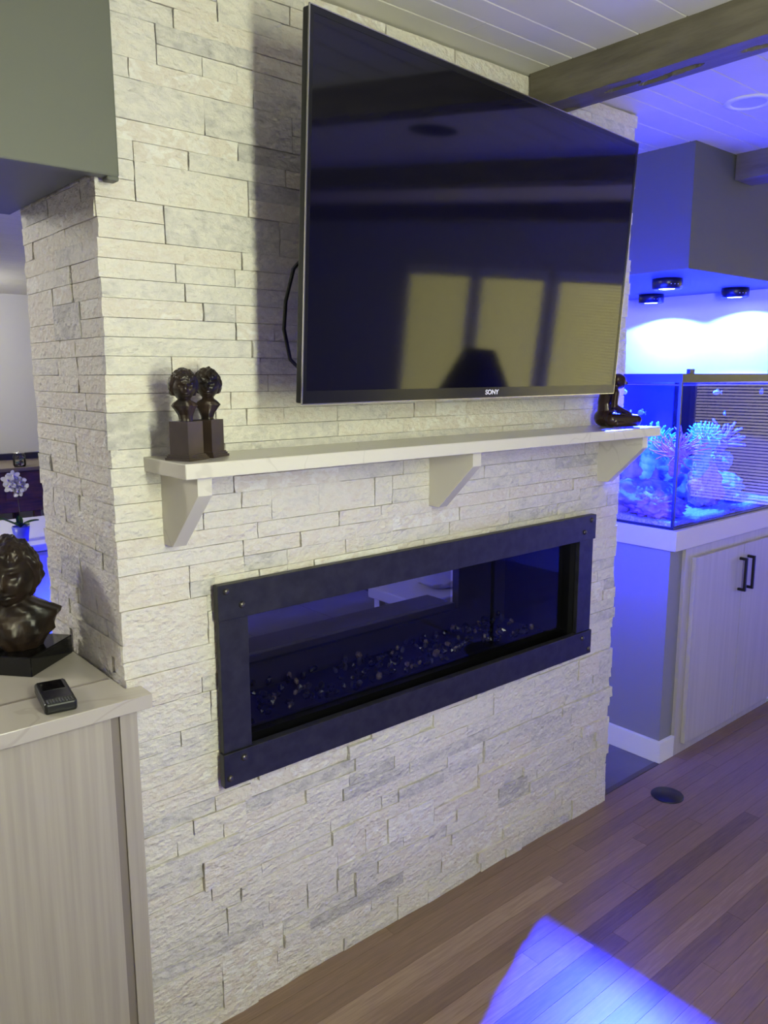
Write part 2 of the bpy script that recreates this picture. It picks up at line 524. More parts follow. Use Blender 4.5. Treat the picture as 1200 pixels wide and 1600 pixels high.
def beam(x0, x1, y0, y1, label, seed, z0=2.348):
    rg = random.Random(seed)
    bm = bmesh.new()
    L_ = y1-y0; n = int(L_/.008); mz = 22
    pits = [(rg.uniform(x0+.015, x1-.015), rg.uniform(y0, y1), rg.uniform(.03, .06), rg.uniform(.007, .011), rg.uniform(.016, .026), rg.uniform(-.35, .05)) for _ in range(int(L_*10))]
    under = []; 
    for j in range(n+1):
        y = y0+L_*j/n; row = []
        for i in range(mz+1):
            x = x0+(x1-x0)*i/mz
            z = z0+.003*noise.noise(Vector((x*9, y*3, seed)))
            for (px, py, ly, lx, dp, sk) in pits:
                dy = y-py
                if abs(dy) < ly*2:
                    dx = x-px-sk*dy
                    e = (dx/lx)**2+(dy/ly)**2
                    if e < 3: z += dp*max(0, 1-e*.75)**.5
            row.append(bm.verts.new((x, y, z)))
        under.append(row)
    for j in range(n):
        for i in range(mz): bm.faces.new((under[j][i], under[j][i+1], under[j+1][i+1], under[j+1][i]))
    for (i, sx) in ((0, x0), (mz, x1)):
        cols = []
        for j in range(0, n+1):
            y = y0+L_*j/n
            c = [under[j][i]]
            for k in range(1, 5):
                z = z0+(CEIL+.012-z0)*k/4
                c.append(bm.verts.new((sx+(.0025*noise.noise(Vector((y*7, z*18, seed+i)))), y, z)))
            cols.append(c)
        for j in range(n):
            for k in range(4): bm.faces.new((cols[j][k], cols[j+1][k], cols[j+1][k+1], cols[j][k+1]))
    o = put('ceiling_beam', bm_mesh(bm), None, BEAMM, smooth=False)
    return tag(o, label, 'beam', 'hewn ceiling beams')
beam(1.903, 2.003, -4.6, -.004, 'hand-hewn grey ceiling beam butting the stone chimney above the television', 3)
beam(3.18, 3.32, -4.6, .02, 'hand-hewn grey ceiling beam ending at the grey soffit over the aquarium', 4)
beam(4.457, 4.58, -4.6, .02, 'hand-hewn grey ceiling beam nearest the windows with blinds', 5)
beam(-.65, -.54, -4.6, .3, 'hand-hewn grey ceiling beam left of the chimney and over the counter', 6)

# ---------------- walls of the rooms
def wall(name, a, label, m=GREYW):
    return tag(box(name, *a, m), label, 'wall', kind='structure')
wall('wall_left', (-2.62, -2.5, -4.6, 7.5, 0, CEIL+.1), 'plain grey wall on the left of both rooms')
wall('wall_right', (5.2, 5.32, -4.6, .15, 0, CEIL+.1), 'grey wall with the blind-covered windows')
wall('wall_far', (-2.5, 3.97, 7.5, 7.62, 0, CEIL+.1), 'far grey wall of the back room behind the wooden desk')
wall('wall_nook', (3.85, 3.97, .03, 7.5, 0, CEIL+.1), 'white wall at the end of the aquarium lit by its lamps', DRY)
wall('wall_front', (3.9702, 5.2, .03, .15, 0, CEIL+.1), 'grey wall between aquarium and windows')
wall('wall_rear', (-2.5, 5.2, -4.72, -4.6, 0, CEIL+.1), 'plain grey wall behind the camera')

# windows with horizontal blinds on the right wall
BLIND = mat('glowing_blind_slat', lin(225, 215, 170), None, .5, emit=(1, .92, .36, 1), estr=BLIND_GLOW)
NIGHT = mat('window_dark_pane', lin(30, 30, 26), None, .1)
for k, (ya, yb) in enumerate(((-3.26, -2.68), (-2.56, -2.03), (-1.90, -1.38), (-1.15, -.42))):
    w = thing('window_%d' % (k+1), (5.2, (ya+yb)/2, .75), ['window with yellow-lit closed blinds farthest from the aquarium', 'second blind-covered window from the rear wall', 'third blind-covered window from the rear wall', 'wide blind-covered window nearest the aquarium'][k], 'window', kind='structure')
    bm = bmesh.new(); f = .035
    add_box(bm, 5.165, 5.199, ya-f, ya, .75-f, 2.05+f); add_box(bm, 5.165, 5.199, yb, yb+f, .75-f, 2.05+f)
    add_box(bm, 5.165, 5.199, ya, yb, .75-f, .75); add_box(bm, 5.165, 5.199, ya, yb, 2.05, 2.05+f)
    put('window_frame', bm_mesh(bm), w, TRIMW)
    box('pane', 5.192, 5.199, ya, yb, .75, 2.05, NIGHT, w)
    box('head_rail', 5.168, 5.19, ya+.004, yb-.004, 2.018, 2.048, TRIMW, w)
    pitch = .0205
    bm = bmesh.new(); add_prism(bm, [(5.172, .000), (5.1732, -.0005), (5.181, .0125), (5.1798, .0130)], 1, ya+.006, yb-.006)
    # profile lies in x-z
    sme = bm_mesh(bm, 'slat'); sme.materials.append(BLIND)
    z = .765
    while z < 2.0:
        put('slat', sme, w, None, loc=(0, 0, z)); z += pitch
    for yc in (ya+.09, yb-.09):
        tube('ladder_cord', [(5.1705, yc, .76), (5.1705, yc, 2.02)], .0011, TRIMW, w, 5)

# ---------------- left counter soffit
bm = bmesh.new()
add_prism(bm, [(-2.5, -.016), (CX0-.008, -.016), (CX0-.008, .53), (-2.5, .53)], 2, 1.985, CEIL+.012)
sf = put('soffit_left', bm_mesh(bm), None, SAGE)
tag(sf, 'grey-green boxed soffit hanging over the counter left of the chimney', 'soffit', kind='structure')
bm = bmesh.new(); add_box(bm, -2.5, .656, -.048, -.0165, 1.974, CEIL+.012, .004)
put('fascia_board', bm_mesh(bm), sf, SAGE)
box('fascia_lip', .632, .656, -.047, -.018, 1.966, 1.976, SAGE, sf, .004)

# ---------------- right soffit over the aquarium
AX0, AY0, AX1, AY1 = 2.883, .03, 3.849, 1.02
s2 = box('soffit_right', AX0, AX1, AY0-.004, AY1+.02, 1.992, CEIL+.012, SAGE)
tag(s2, 'grey painted soffit above the aquarium holding its lamps', 'soffit', kind='structure')
# recessed can light
cl = thing('recessed_ceiling_light', (2.62, -.295, CEIL), 'round white recessed ceiling light, switched off, near the aquarium soffit', 'ceiling light')
lathe('trim_ring', [(.052, -.001), (.056, -.006), (.074, -.004), (.076, .0)], (2.62, -.295, CEIL), TRIMW, cl, 40, cap=False)
lathe('lens', [(.0, -.0025), (.053, -.002)], (2.62, -.295, CEIL), mat('lamp_lens', lin(190, 190, 190), None, .4), cl, 40, cap=False)
cl = thing('ceiling_speaker', (2.56, -1.2, CEIL), 'round grey ceiling speaker in the living room ceiling', 'speaker')
lathe('grille', [(.0, -.006), (.09, -.005), (.1, -.001)], (2.56, -1.2, CEIL), mat('speaker_grille', lin(60, 60, 60), None, .8), cl, 40, cap=False)

# ================================================================== AQUARIUM STAND, TANK, LAMPS
st = thing('aquarium_stand', (3.3, .4, 0), 'grey half-wall and pale wood cabinet carrying the aquarium', 'cabinet')
box('end_panel', AX0, 2.978, AY0, AY1, 0.0, .905, mat('grey_half_wall', lin(134, 133, 134), None, .6, bump=.05, bscale=220), st)
box('body', 2.978, AX1-.002, .015, AY1, .05, .905, LAM2, st)
box('top_band', AX0-.012, AX1-.002, AY0-.028, AY1+.01, .905, .988, mat('stand_band', lin(206, 200, 195), None, .5), st, .002)
box('toe_kick', 2.978, AX1-.002, .015, .05, 0, .05, LAM2, st)
for (xa, xb, hx, side) in ((3.028, 3.4435, 3.410, 1), (3.4465, 3.84, 3.481, -1)):
    d = box('door', xa, xb, -.005, .0145, .045, .86, LAM2, st, .0015)
    bm = bmesh.new()
    add_box(bm, hx-.006, hx+.006, -.041, -.029, .655, .806, .002)
    add_box(bm, hx-.006, hx+.006, -.033, -.0055, .655, .667, .001); add_box(bm, hx-.006, hx+.006, -.033, -.0055, .794, .806, .001)
    put('handle', bm_mesh(bm), d, BLACKP)
bb = prism('baseboard_stand', [(AX0-.001, AY1), (AX0-.001, AY0-.001), (2.977, AY0-.001), (2.977, AY0-.016), (AX0-.016, AY0-.016), (AX0-.016, AY1)], 2, 0, .092, TRIMW, None, .002)
tag(bb, 'white baseboard wrapping the end of the aquarium stand', 'baseboard', kind='structure')

TZ0, TZ1 = .99, 1.602
tk = thing('aquarium', (3.36, .5, TZ0), 'large rimmed glass reef aquarium glowing blue on its stand', 'aquarium')
RIMM = mat('black_rim', lin(26, 26, 32), None, .35)
DARKB = mat('black_overflow_panel', lin(5, 5, 6), None, .6, spec=.1)
BLUELIT = mat('blue_lit_panel', lin(60, 80, 215), None, .5)  # added panel, coloured blue for the lamp-lit wall seen through water
gx0, gx1, gy0, gy1 = AX0+.002, AX1-.003, AY0-.004, AY1-.01
def pane(name, pts, m=TANKG):
    bm = bmesh.new(); bm.faces.new([bm.verts.new(p) for p in pts])
    return put(name, bm_mesh(bm, recalc=False), tk, m)
def slab(name, x0, x1, y0, y1, z0, z1, m): return box(name, x0, x1, y0, y1, z0, z1, m, tk)
pane('front_pane', [(gx0+.004, gy0+.003, TZ0+.008), (gx1, gy0+.003, TZ0+.008), (gx1, gy0+.003, TZ1-.03), (gx0+.004, gy0+.003, TZ1-.03)])
pane('side_pane', [(gx0+.003, gy1, TZ0+.008), (gx0+.003, gy0+.004, TZ0+.008), (gx0+.003, gy0+.004, TZ1-.03), (gx0+.003, gy1, TZ1-.03)])
pane('rear_pane', [(gx1, gy1, TZ0+.008), (gx0, gy1, TZ0+.008), (gx0, gy1, TZ1-.03), (gx1, gy1, TZ1-.03)])
slab('overflow_panel', gx1-.012, gx1-.002, gy0+.01, .60, TZ0+.008, TZ1-.04, DARKB)
slab('lit_wall_panel', gx1-.012, gx1-.002, .602, gy1-.01, TZ0+.008, TZ1-.04, BLUELIT)
slab('overflow_box', 3.42, 3.62, .80, gy1-.012, 1.18, TZ1-.045, DARKB)
bm = bmesh.new()
def ring(bm, z0, z1, w, o=.004):
    add_box(bm, gx0-o, gx1, gy0-o, gy0-o+w, z0, z1); add_box(bm, gx0-o, gx1, gy1+o-w, gy1+o, z0, z1)
    add_box(bm, gx0-o, gx0-o+w, gy0-o+w, gy1+o-w, z0, z1); add_box(bm, gx1-w, gx1, gy0-o+w, gy1+o-w, z0, z1)
ring(bm, TZ1-.034, TZ1, .02); put('top_rim', bm_mesh(bm), tk, RIMM)
bm = bmesh.new(); ring(bm, TZ0-.001, TZ0+.009, .012); put('bottom_rim', bm_mesh(bm), tk, RIMM)
bm = bmesh.new(); add_box(bm, gx0, gx0+.011, gy0, gy0+.011, TZ0+.009, TZ1-.034); put('corner_seam', bm_mesh(bm), tk, RIMM)
slab('base_sheet', gx0, gx1, gy0, gy1, TZ0+.001, TZ0+.006, RIMM)
for cx_ in (2.945, 3.64):
    prism('lid_clip', [(cx_, gy0+.002), (cx_+.035, gy0+.002), (cx_+.035, gy0+.016), (cx_, gy0+.016)], 2, TZ1, TZ1+.018, RIMM, tk)
pane('water_surface', [(gx0+.01, gy0+.01, 1.555), (gx1-.014, gy0+.01, 1.555), (gx1-.014, gy1-.01, 1.555), (gx0+.01, gy1-.01, 1.555)], WATER)

# sand bed
bm = bmesh.new(); NX, NY = 120, 110; gridv = []
for j in range(NY+1):
    r_ = []
    for i in range(NX+1):
        x = gx0+.006+(gx1-.02-gx0)*i/NX; y = gy0+.006+(gy1-.012-gy0)*j/NY
        z = 1.018+.012*noise.noise(Vector((x*6, y*6, 0)))+.004*noise.noise(Vector((x*60, y*60, 3)))+.02*max(0, x-3.3)
        r_.append(bm.verts.new((x, y, z)))
    gridv.append(r_)
for j in range(NY):
    for i in range(NX): bm.faces.new((gridv[j][i], gridv[j][i+1], gridv[j+1][i+1], gridv[j+1][i]))
def skirt(vs_):
    lo_ = [bm.verts.new((v.co.x, v.co.y, TZ0+.0065)) for v in vs_]
    for i in range(len(vs_)-1): bm.faces.new((vs_[i], vs_[i+1], lo_[i+1], lo_[i]))
skirt(gridv[0]); skirt(gridv[-1]); skirt([r_[0] for r_ in gridv]); skirt([r_[-1] for r_ in gridv])
o = put('sand_bed', bm_mesh(bm), None, mat('aragonite_sand', lin(214, 206, 190), lin(150, 150, 150), .8, scale=160, bump=.5, bscale=300), smooth=True)
tag(o, 'pale sand covering the bottom of the aquarium', 'sand', kind='stuff')

def rock(name, c, r, seed, m, label, cat, amp=.25, freq=3., sub=5, fine=.05, ffreq=18):
    bm = bmesh.new(); vs2 = add_ell(bm, (0, 0, 0), (1, 1, 1), sub)
    for v in vs2:
        n = v.co.normalized()
        k = 1+amp*noise.noise(n*freq+Vector((seed, 0, 0)))+fine*noise.noise(n*ffreq+Vector((0, seed, 0)))+fine*.6*noise.noise(n*ffreq*2.3)
        v.co = Vector((n.x*r[0]*k, n.y*r[1]*k, n.z*r[2]*k))+Vector(c)
    return tag(put(name, bm_mesh(bm), None, m, smooth=True), label, cat)
LROCK = mat('live_rock', lin(96, 84, 104), lin(150, 128, 150), .8, scale=18, bump=.8, bscale=60, dist=.006)
ORC = mat('orange_coral', lin(196, 110, 84), lin(224, 150, 110), .6, scale=20, bump=.8, bscale=50, dist=.006)
GRC = mat('green_coral', lin(96, 190, 150), lin(150, 225, 190), .5, scale=30)
PUR = mat('purple_coral', lin(150, 110, 200), lin(190, 150, 225), .5, scale=30)
PNK = mat('pink_anemone', lin(222, 120, 140), lin(240, 160, 170), .5, scale=40)
BLC = mat('blue_coral', lin(110, 150, 225), lin(160, 200, 240), .5, scale=40, bump=.7, bscale=60, dist=.005)
rock('live_rock', (3.07, .33, 1.06), (.16, .18, .10), 1.3, LROCK, 'lumpy purple live rock low in the aquarium corner by the passage', 'rock', .35, 2.5)
rock('live_rock', (3.13, .42, 1.17), (.14, .15, .16), 5.3, LROCK, 'tall live rock tower under the finger coral', 'rock', .4, 2.5)
rock('live_rock', (3.50, .36, 1.10), (.20, .14, .11), 9.1, LROCK, 'live rock behind the orange dome coral', 'rock', .35, 2.5)
rock('live_rock', (3.72, .26, 1.06), (.09, .1, .07), 2.2, BLC, 'small bluish rock at the aquarium end nearest the doors', 'rock', .35, 3)
rock('dome_coral', (3.37, .16, 1.105), (.08, .07, .10), 4.4, ORC, 'orange dome-shaped coral on the sand behind the front glass', 'coral', .3, 2.4, 5, .14, 9)
rock('carpet_coral', (2.99, .17, 1.06), (.085, .12, .055), 6.4, PUR, 'low ruffled purple coral carpet near the side pane', 'coral', .3, 4., 5, .16, 14)
rock('carpet_coral', (3.55, .12, 1.05), (.05, .04, .03), 7.7, BLC, 'small blue ruffled coral on the sand right of the orange dome', 'coral', .3, 4., 4, .2, 12)
rock('chalice_coral', (3.50, .17, 1.215), (.07, .05, .045), 8.8, BLC, 'blue-green chalice coral above the orange dome coral', 'coral', .4, 3., 4, .2, 10)

def fingers(name, c, r, n, ln, rad, m, label, cat, seed, stalk=None, curl=.3, up=.4, part='tentacle', tip=.6):
    rg = random.Random(seed)
    t = thing(name, (c[0], c[1], c[2]-r*.8), label, cat)
    bm = bmesh.new(); add_ell(bm, c, (r, r, r*.8), 3)
    if stalk: add_capsule(bm, c, stalk, r*.7, r*.6, 4)
    put('body', bm_mesh(bm), t, m, smooth=True)
    bm = bmesh.new()
    for i in range(n):
        d = Vector((rg.gauss(0, 1), rg.gauss(0, 1), rg.gauss(up, .8))).normalized()
        p = Vector(c)+Vector((d.x*r, d.y*r, d.z*r*.8))*.9
        w = Vector((rg.uniform(-1, 1), rg.uniform(-1, 1), rg.uniform(-.3, 1)))*curl
        L_ = ln*rg.uniform(.6, 1.2); pts = []; q = p.copy(); dd = d.copy()
        for k in range(7):
            pts.append(q.copy()); dd = (dd+w*.28).normalized(); q = q+dd*L_/6
        add_tube(bm, pts, [rad*(1-(1-tip)*k/6) for k in range(7)], 6)
    put(part+'s', bm_mesh(bm), t, m, smooth=True)['kind'] = 'stuff'
    return t
fingers('finger_coral', (3.10, .26, 1.30), .065, 90, .05, .0055, GRC, 'pale green finger coral seen through the aquarium side pane', 'coral', 3, (3.10, .3, 1.18), .3, .8)
fingers('anemone', (3.03, .11, 1.28), .04, 80, .085, .0032, PNK, 'pink anemone with long flowing tentacles at the aquarium corner', 'anemone', 4, (3.05, .13, 1.2), .9, .5)
fingers('toadstool_coral', (3.31, .14, 1.31), .055, 110, .045, .004, GRC, 'pale green toadstool coral with short tentacles beside the anemone', 'coral', 5, (3.32, .16, 1.17), .3, 1.2)
fingers('branching_coral', (3.48, .15, 1.29), .03, 26, .09, .007, PUR, 'purple branching coral in the upper middle of the aquarium', 'coral', 6, (3.47, .17, 1.2), .5, 1.0, 'branche')
fingers('branching_coral', (3.17, .5, 1.36), .05, 30, .07, .007, PUR, 'violet branching coral behind the finger coral', 'coral', 8, (3.15, .5, 1.25), .4, 1.0, 'branche')

def fish(loc, s, rz, m, label):
    t = thing('fish', loc, label, 'fish', 'small reef fish', (0, 0, rz))
    bm = bmesh.new(); vs2 = add_ell(bm, (0, 0, 0), (s, s*.3, s*.5), 3)
    for v in vs2:
        if v.co.x < 0: v.co.z *= 1+.6*v.co.x/s; v.co.y *= 1+.5*v.co.x/s
    put('body', bm_mesh(bm), t, m, True, True)
    prism('tail_fin', [(-s*.85, 0), (-s*1.45, s*.42), (-s*1.3, 0), (-s*1.45, -s*.42)], 1, -s*.03, s*.03, m, t, local=True)
    prism('dorsal_fin', [(s*.3, s*.42), (-s*.2, s*.75), (-s*.6, s*.6), (-s*.55, s*.2)], 1, -s*.03, s*.03, m, t, local=True)
    for sg in (-1, 1):
        bm = bmesh.new(); add_ell(bm, (s*.65, sg*s*.2, s*.1), (s*.09,)*3, 2)
        put('eye', bm_mesh(bm), t, BLACKP, True, True)
FISHB = mat('blue_fish', lin(150, 190, 235), lin(110, 140, 220), .3, scale=30)
FISHW = mat('white_fish', lin(225, 225, 235), None, .3)
fish((3.345, .12, 1.522), .020, 2.8, FISHW, 'white fish just below the water line above the toadstool coral')
fish((3.427, .12, 1.429), .016, .6, FISHB, 'blue fish hovering between toadstool and branching corals')
fish((2.99, .26, 1.442), .022, 1.2, FISHB, 'blue fish seen through the side pane in front of the overflow')
fish((2.925, .30, 1.527), .02, -2.2, FISHW, 'white fish beside the stone edge near the water line')
fish((3.70, .09, 1.52), .024, 3.4, FISHB, 'blue fish near the water line at the right edge')

# lamps
LENS = emit_mat('lamp_diode_lens', (.35, .5, 1, 1), 30)
NAVY = mat('black_lamp_housing', lin(14, 14, 22), None, .3)
for k, (x, y, lb) in enumerate(((3.125, .254, 'black round aquarium lamp under the soffit corner above the side pane'), (3.675, .664, 'black round aquarium lamp farthest back, half hidden by the chimney stone'), (3.707, .251, 'black round aquarium lamp over the front pane at the right edge'))):
    zb = 1.948
    t = thing('aquarium_lamp', (x, y, zb), lb, 'lamp', 'three aquarium lamps')
    lathe('housing', [(.03, .0035), (.052, 0), (.06, .004), (.062, .03), (.06, .043), (.0, .0435)], (x, y, zb), NAVY, t, 40, cap=False)
    lathe('lens', [(.0, .002), (.031, .003)], (x, y, zb), LENS, t, 32, cap=False)
    bm = bmesh.new()
    for a in (-2.35, -2.1, -1.85):
        p = Vector((x+.0622*math.cos(a), y+.0622*math.sin(a), zb+.018)); add_ell(bm, p, (.0025, .0025, .002), 1)
    put('indicator', bm_mesh(bm), t, mat('white_print', lin(210, 215, 235), None, .5))
    ld = bpy.data.lights.new('aquarium_lamp_light', 'SPOT'); ld.energy = LAMP_W*(1, .1, .07)[k]; ld.color = LAMP_COL
    ld.spot_size = R((134, 146, 146)[k]); ld.spot_blend = .1; ld.shadow_soft_size = .012
    lo = bpy.data.objects.new('lamp_light', ld); COL.objects.link(lo); lo.parent = t; lo.location = (0, 0, -.014)

# ================================================================== FIREPLACE
fp = thing('fireplace', (1.553, .0, .64), 'black steel framed see-through gas fireplace set in the stone', 'fireplace')
FX0, FX1, FZ0, FZ1, SW = .835, 2.274, .640, 1.132, .084
FY0, FY1 = -.030, -.0145
def strip(x0, x1, z0, z1, y0=FY0, y1=FY1): return box('frame_strip', x0, x1, y0, y1, z0, z1, BLACKM, fp, .0015)
top = strip(FX0, FX1, FZ1-SW, FZ1, FY0-.006); bot = strip(FX0, FX1, FZ0, FZ0+SW, FY0-.006)
strip(FX0+.004, FX0+SW-.004, FZ0+SW, FZ1-SW); strip(FX1-SW+.004, FX1-.004, FZ0+SW, FZ1-SW)
for s_, pts in ((top, [(.857, 1.116), (.897, 1.078), (2.25, 1.114), (2.212, 1.077)]), (bot, [(.889, .703), (.850, .662), (2.222, .703), (2.260, .658)])):
    for x, z in pts:
        bm = bmesh.new(); add_ell(bm, (x, FY0-.006, z), (.0085, .006, .0085), 2); put('bolt', bm_mesh(bm), s_, mat('bolt_steel', lin(92, 88, 84), None, .35, metal=.8), smooth=True)
bm = bmesh.new()
add_box(bm, FX0+SW-.03, FX0+SW-.012, FY1, .30, .70, 1.085); add_box(bm, 2.2, 2.218, FY1, .46, .70, 1.085)     # side liners
add_box(bm, FX0+SW-.03, 2.218, FY1, .46, .682, .70)                                                          # floor liner
add_box(bm, FX0+SW-.03, 2.218, FY1, .46, 1.07, 1.085)                                                        # top liner
put('firebox', bm_mesh(bm), fp, SOOT)
bm = bmesh.new()
BX1 = 1.955
add_box(bm, FX0+SW-.03, 2.2, .30, .33, .70, .782)
add_box(bm, BX1, 2.2, .30, .33, .782, 1.07)
add_box(bm, FX0+SW-.03, FX0+SW+.0, .30, .33, .782, 1.07)
add_box(bm, FX0+SW-.03, BX1, .30, .33, 1.02, 1.07)
put('back_panel', bm_mesh(bm), fp, mat('dark_back_panel', lin(30, 29, 34), None, .45))
box('back_sill', FX0+SW, BX1, .318, .46, .782, .803, mat('back_sill_steel', lin(48, 46, 56), None, .35), fp, .002)
def fpane(y, x0, x1, z0, z1):
    bm = bmesh.new(); bm.faces.new([bm.verts.new(p) for p in ((x0, y, z0), (x1, y, z0), (x1, y, z1), (x0, y, z1))])
    return put('glass_pane', bm_mesh(bm, recalc=False), fp, TINTG)
fpane(.012, FX0+SW-.02, 2.2, .70, 1.07); fpane(.34, FX0+SW, BX1, .803, 1.02)
box('burner_lip', FX0+SW-.012, 2.2, .03, .05, .70, .722, SOOT, fp)
box('burner_tray', FX0+SW, 2.18, .10, .295, .70, .708, SOOT, fp)
PEB = [mat('black_fire_glass', lin(22, 21, 24), None, .2), mat('tan_pebble', lin(96, 82, 68), None, .4), mat('grey_pebble', lin(44, 42, 44), None, .4)]
pm = []
for k in range(6):
    bm = bmesh.new(); v2 = add_ell(bm, (0, 0, 0), (.012, .009, .0075), 1)
    for v in v2: v.co *= 1+.35*noise.noise(v.co*90+Vector((k*3.1, 0, 0)))
    me = bm_mesh(bm, 'pebble'); me.materials.append(PEB[(0, 0, 0, 0, 1, 2)[k]]); pm.append(me)
rg = random.Random(12)
for i in range(240):
    x = .96+1.2*rg.random(); y = .105+.185*rg.random()
    o = put('pebble', rg.choice(pm), fp, None, loc=(x, y, .712+.01*rg.random()+.01*(y-.1)/.19))
    o.rotation_euler = (rg.random()*3, rg.random()*3, rg.random()*3); sc_ = rg.uniform(.7, 1.35); o.scale = (sc_,)*3

# ================================================================== MANTEL
mt = thing('mantel_shelf', (1.54, -.1, 1.397), 'off-white quartz mantel shelf on three angled corbels', 'shelf')
box('slab', .694, 2.387, -.192, .004, 1.400, 1.431, QUARTZ, mt, .0025)
for x in (.730, 1.521, 2.320):
    prism('corbel', [(.004, 1.400), (-.168, 1.400), (-.168, 1.362), (-.042, 1.238), (.004, 1.238)], 0, x, x+.032, QUARTZ, mt, .001)

# ================================================================== TELEVISION
tvr = (R(3.48), 0, R(5.31))
tv = thing('television', (1.571, -.207, 1.909), 'large flat television angled out from the stone chimney', 'television', rot=tvr)
W, Hh = 1.282, .7395
box('back_shell', -W/2+.002, W/2-.002, .0035, .022, -Hh/2+.002, Hh/2-.002, BLACKP, tv, .003, True)
box('rear_bulge', -.40, .40,   .022, .055, -.28, .12, BLACKP, tv, .01, True)
bm = bmesh.new(); bm.faces.new([bm.verts.new(p) for p in ((-W/2+.012, .0005, -Hh/2+.028), (W/2-.012, .0005, -Hh/2+.028), (W/2-.012, .0005, Hh/2-.014), (-W/2+.012, .0005, Hh/2-.014))])
put('screen', bm_mesh(bm, recalc=False), tv, SCREEN, True)
bm = bmesh.new()
add_box(bm, -W/2+.002, -W/2+.012, 0, .0035, -Hh/2+.002, Hh/2-.002); add_box(bm, W/2-.012, W/2-.002, 0, .0035, -Hh/2+.002, Hh/2-.002)
add_box(bm, -W/2+.012, W/2-.012, 0, .0035, Hh/2-.014, Hh/2-.002); add_box(bm, -W/2+.012, W/2-.012, 0, .0035, -Hh/2+.002, -Hh/2+.028)
put('bezel', bm_mesh(bm), tv, mat('gloss_black_bezel', lin(16, 16, 20), None, .2), True)
bm = bmesh.new()
add_box(bm, -W/2, -W/2+.002, -.001, .0025, -Hh/2, Hh/2); add_box(bm, W/2-.002, W/2, -.001, .0025, -Hh/2, Hh/2)
add_box(bm, -W/2, W/2, -.001, .0025, -Hh/2, -Hh/2+.002); add_box(bm, -W/2, W/2, -.001, .0025, Hh/2-.002, Hh/2)
put('edge_trim', bm_mesh(bm), tv, SILVER, True)
fc = bpy.data.curves.new('logo', 'FONT'); fc.body = 'SONY'; fc.size = .017; fc.align_x = 'CENTER'; fc.align_y = 'CENTER'; fc.extrude = .0002; fc.offset = .0004
fo = bpy.data.objects.new('logo_raw', fc); COL.objects.link(fo)
dg = bpy.context.evaluated_depsgraph_get(); dg.update()
lme = bpy.data.meshes.new_from_object(fo.evaluated_get(dg)); bpy.data.objects.remove(fo)
for v in lme.vertices: v.co = Vector((v.co.x*1.25, -.0006-v.co.z, v.co.y-Hh/2+.015))
put('logo', lme, tv, mat('logo_silver', lin(225, 225, 228), None, .3, emit=None), True)
wm = thing('wall_mount', (1.571, -.1, 1.85), 'black articulated wall mount behind the television', 'bracket')
box('wall_plate', 1.46, 1.68, -.028, -.013, 1.72, 1.98, BLACKP, wm)
bm = bmesh.new(); add_tube(bm, [(1.56, -.03, 1.86), (1.66, -.07, 1.86), (1.59, -.128, 1.86)], .016, 8); put('arm', bm_mesh(bm), wm, BLACKP)
cb = tube('power_cable', [(1.3, -.05, 1.90), (1.17, -.08, 1.885), (1.06, -.09, 1.868), (1.022, -.09, 1.83), (1.003, -.085, 1.76), (1.0, -.08, 1.70), (1.018, -.075, 1.635), (1.07, -.06, 1.60), (1.2, -.04, 1.60)], .0045, BLACKP)
tag(cb, 'black cable looping out behind the left edge of the television', 'cable')

# ================================================================== SCULPTURES
def G(x, c, s): return math.exp(-((x-c)/s)**2)
def head_verts(bm, c, s, rz, hair=.12, hairline=.42, tilt=0., seed=0, sub=6, curl=5., side=.75):
    """a head of half-width s facing -y before the turn rz"""
    vs2 = bmesh.ops.create_icosphere(bm, subdivisions=sub, radius=1)['verts']
    rot = Matrix.Rotation(rz, 3, 'Z') @ Matrix.Rotation(tilt, 3, 'X')
    for v in vs2:
        X, Y, Z = v.co
        ax = abs(X); front = max(0., min(1., -Y*1.6))
        d = 0.
        if Y < 0:
            d += .26*G(X, 0, .11)*G(Z, -.16, .12)+.13*G(X, 0, .085)*G(Z, .04, .17)
            d -= .19*G(ax, .34, .16)*G(Z, .06, .10)
            d += .085*G(ax, .34, .085)*G(Z, .05, .05)+.06*G(ax, .34, .14)*G(Z, .115, .022)
            d += .11*G(ax, .32, .22)*G(Z, .24, .06)
            d += .09*G(ax, .5, .2)*G(Z, -.24, .2)
            d += .10*G(X, 0, .2)*(G(Z, -.44, .05)+G(Z, -.56, .055))
            d -= .12*G(X, 0, .26)*G(Z, -.5, .035)
            d += .12*G(X, 0, .2)*G(Z, -.8, .12)
        d *= front
        hl = hairline-side*max(0., 1-front*1.4)+.06*math.sin(X*9+seed)
        h = max(0., min(1., (Z-hl)*7))
        n = v.co
        lock = noise.noise(Vector((X*curl+seed, Y*curl, Z*curl*.6)))*.5+.5*abs(noise.noise(Vector((X*curl*2.2, Y*curl*2.2+seed, Z*curl*1.2))))
        wx = 1-.26*max(0, -Z-.1)
        p = Vector((X*wx*s, Y*1.14*s, Z*1.28*s))
        p += Vector((X, Y, Z))*s*(h*(hair+.24*lock))+Vector((0, -1, 0))*d*s
        # ears
        p += Vector((math.copysign(1, X), 0, 0))*s*.16*G(Y, .05, .14)*G(Z, -.05, .2)*(1 if ax > .6 else 0)*(1-h)
        v.co = rot @ p+Vector(c)
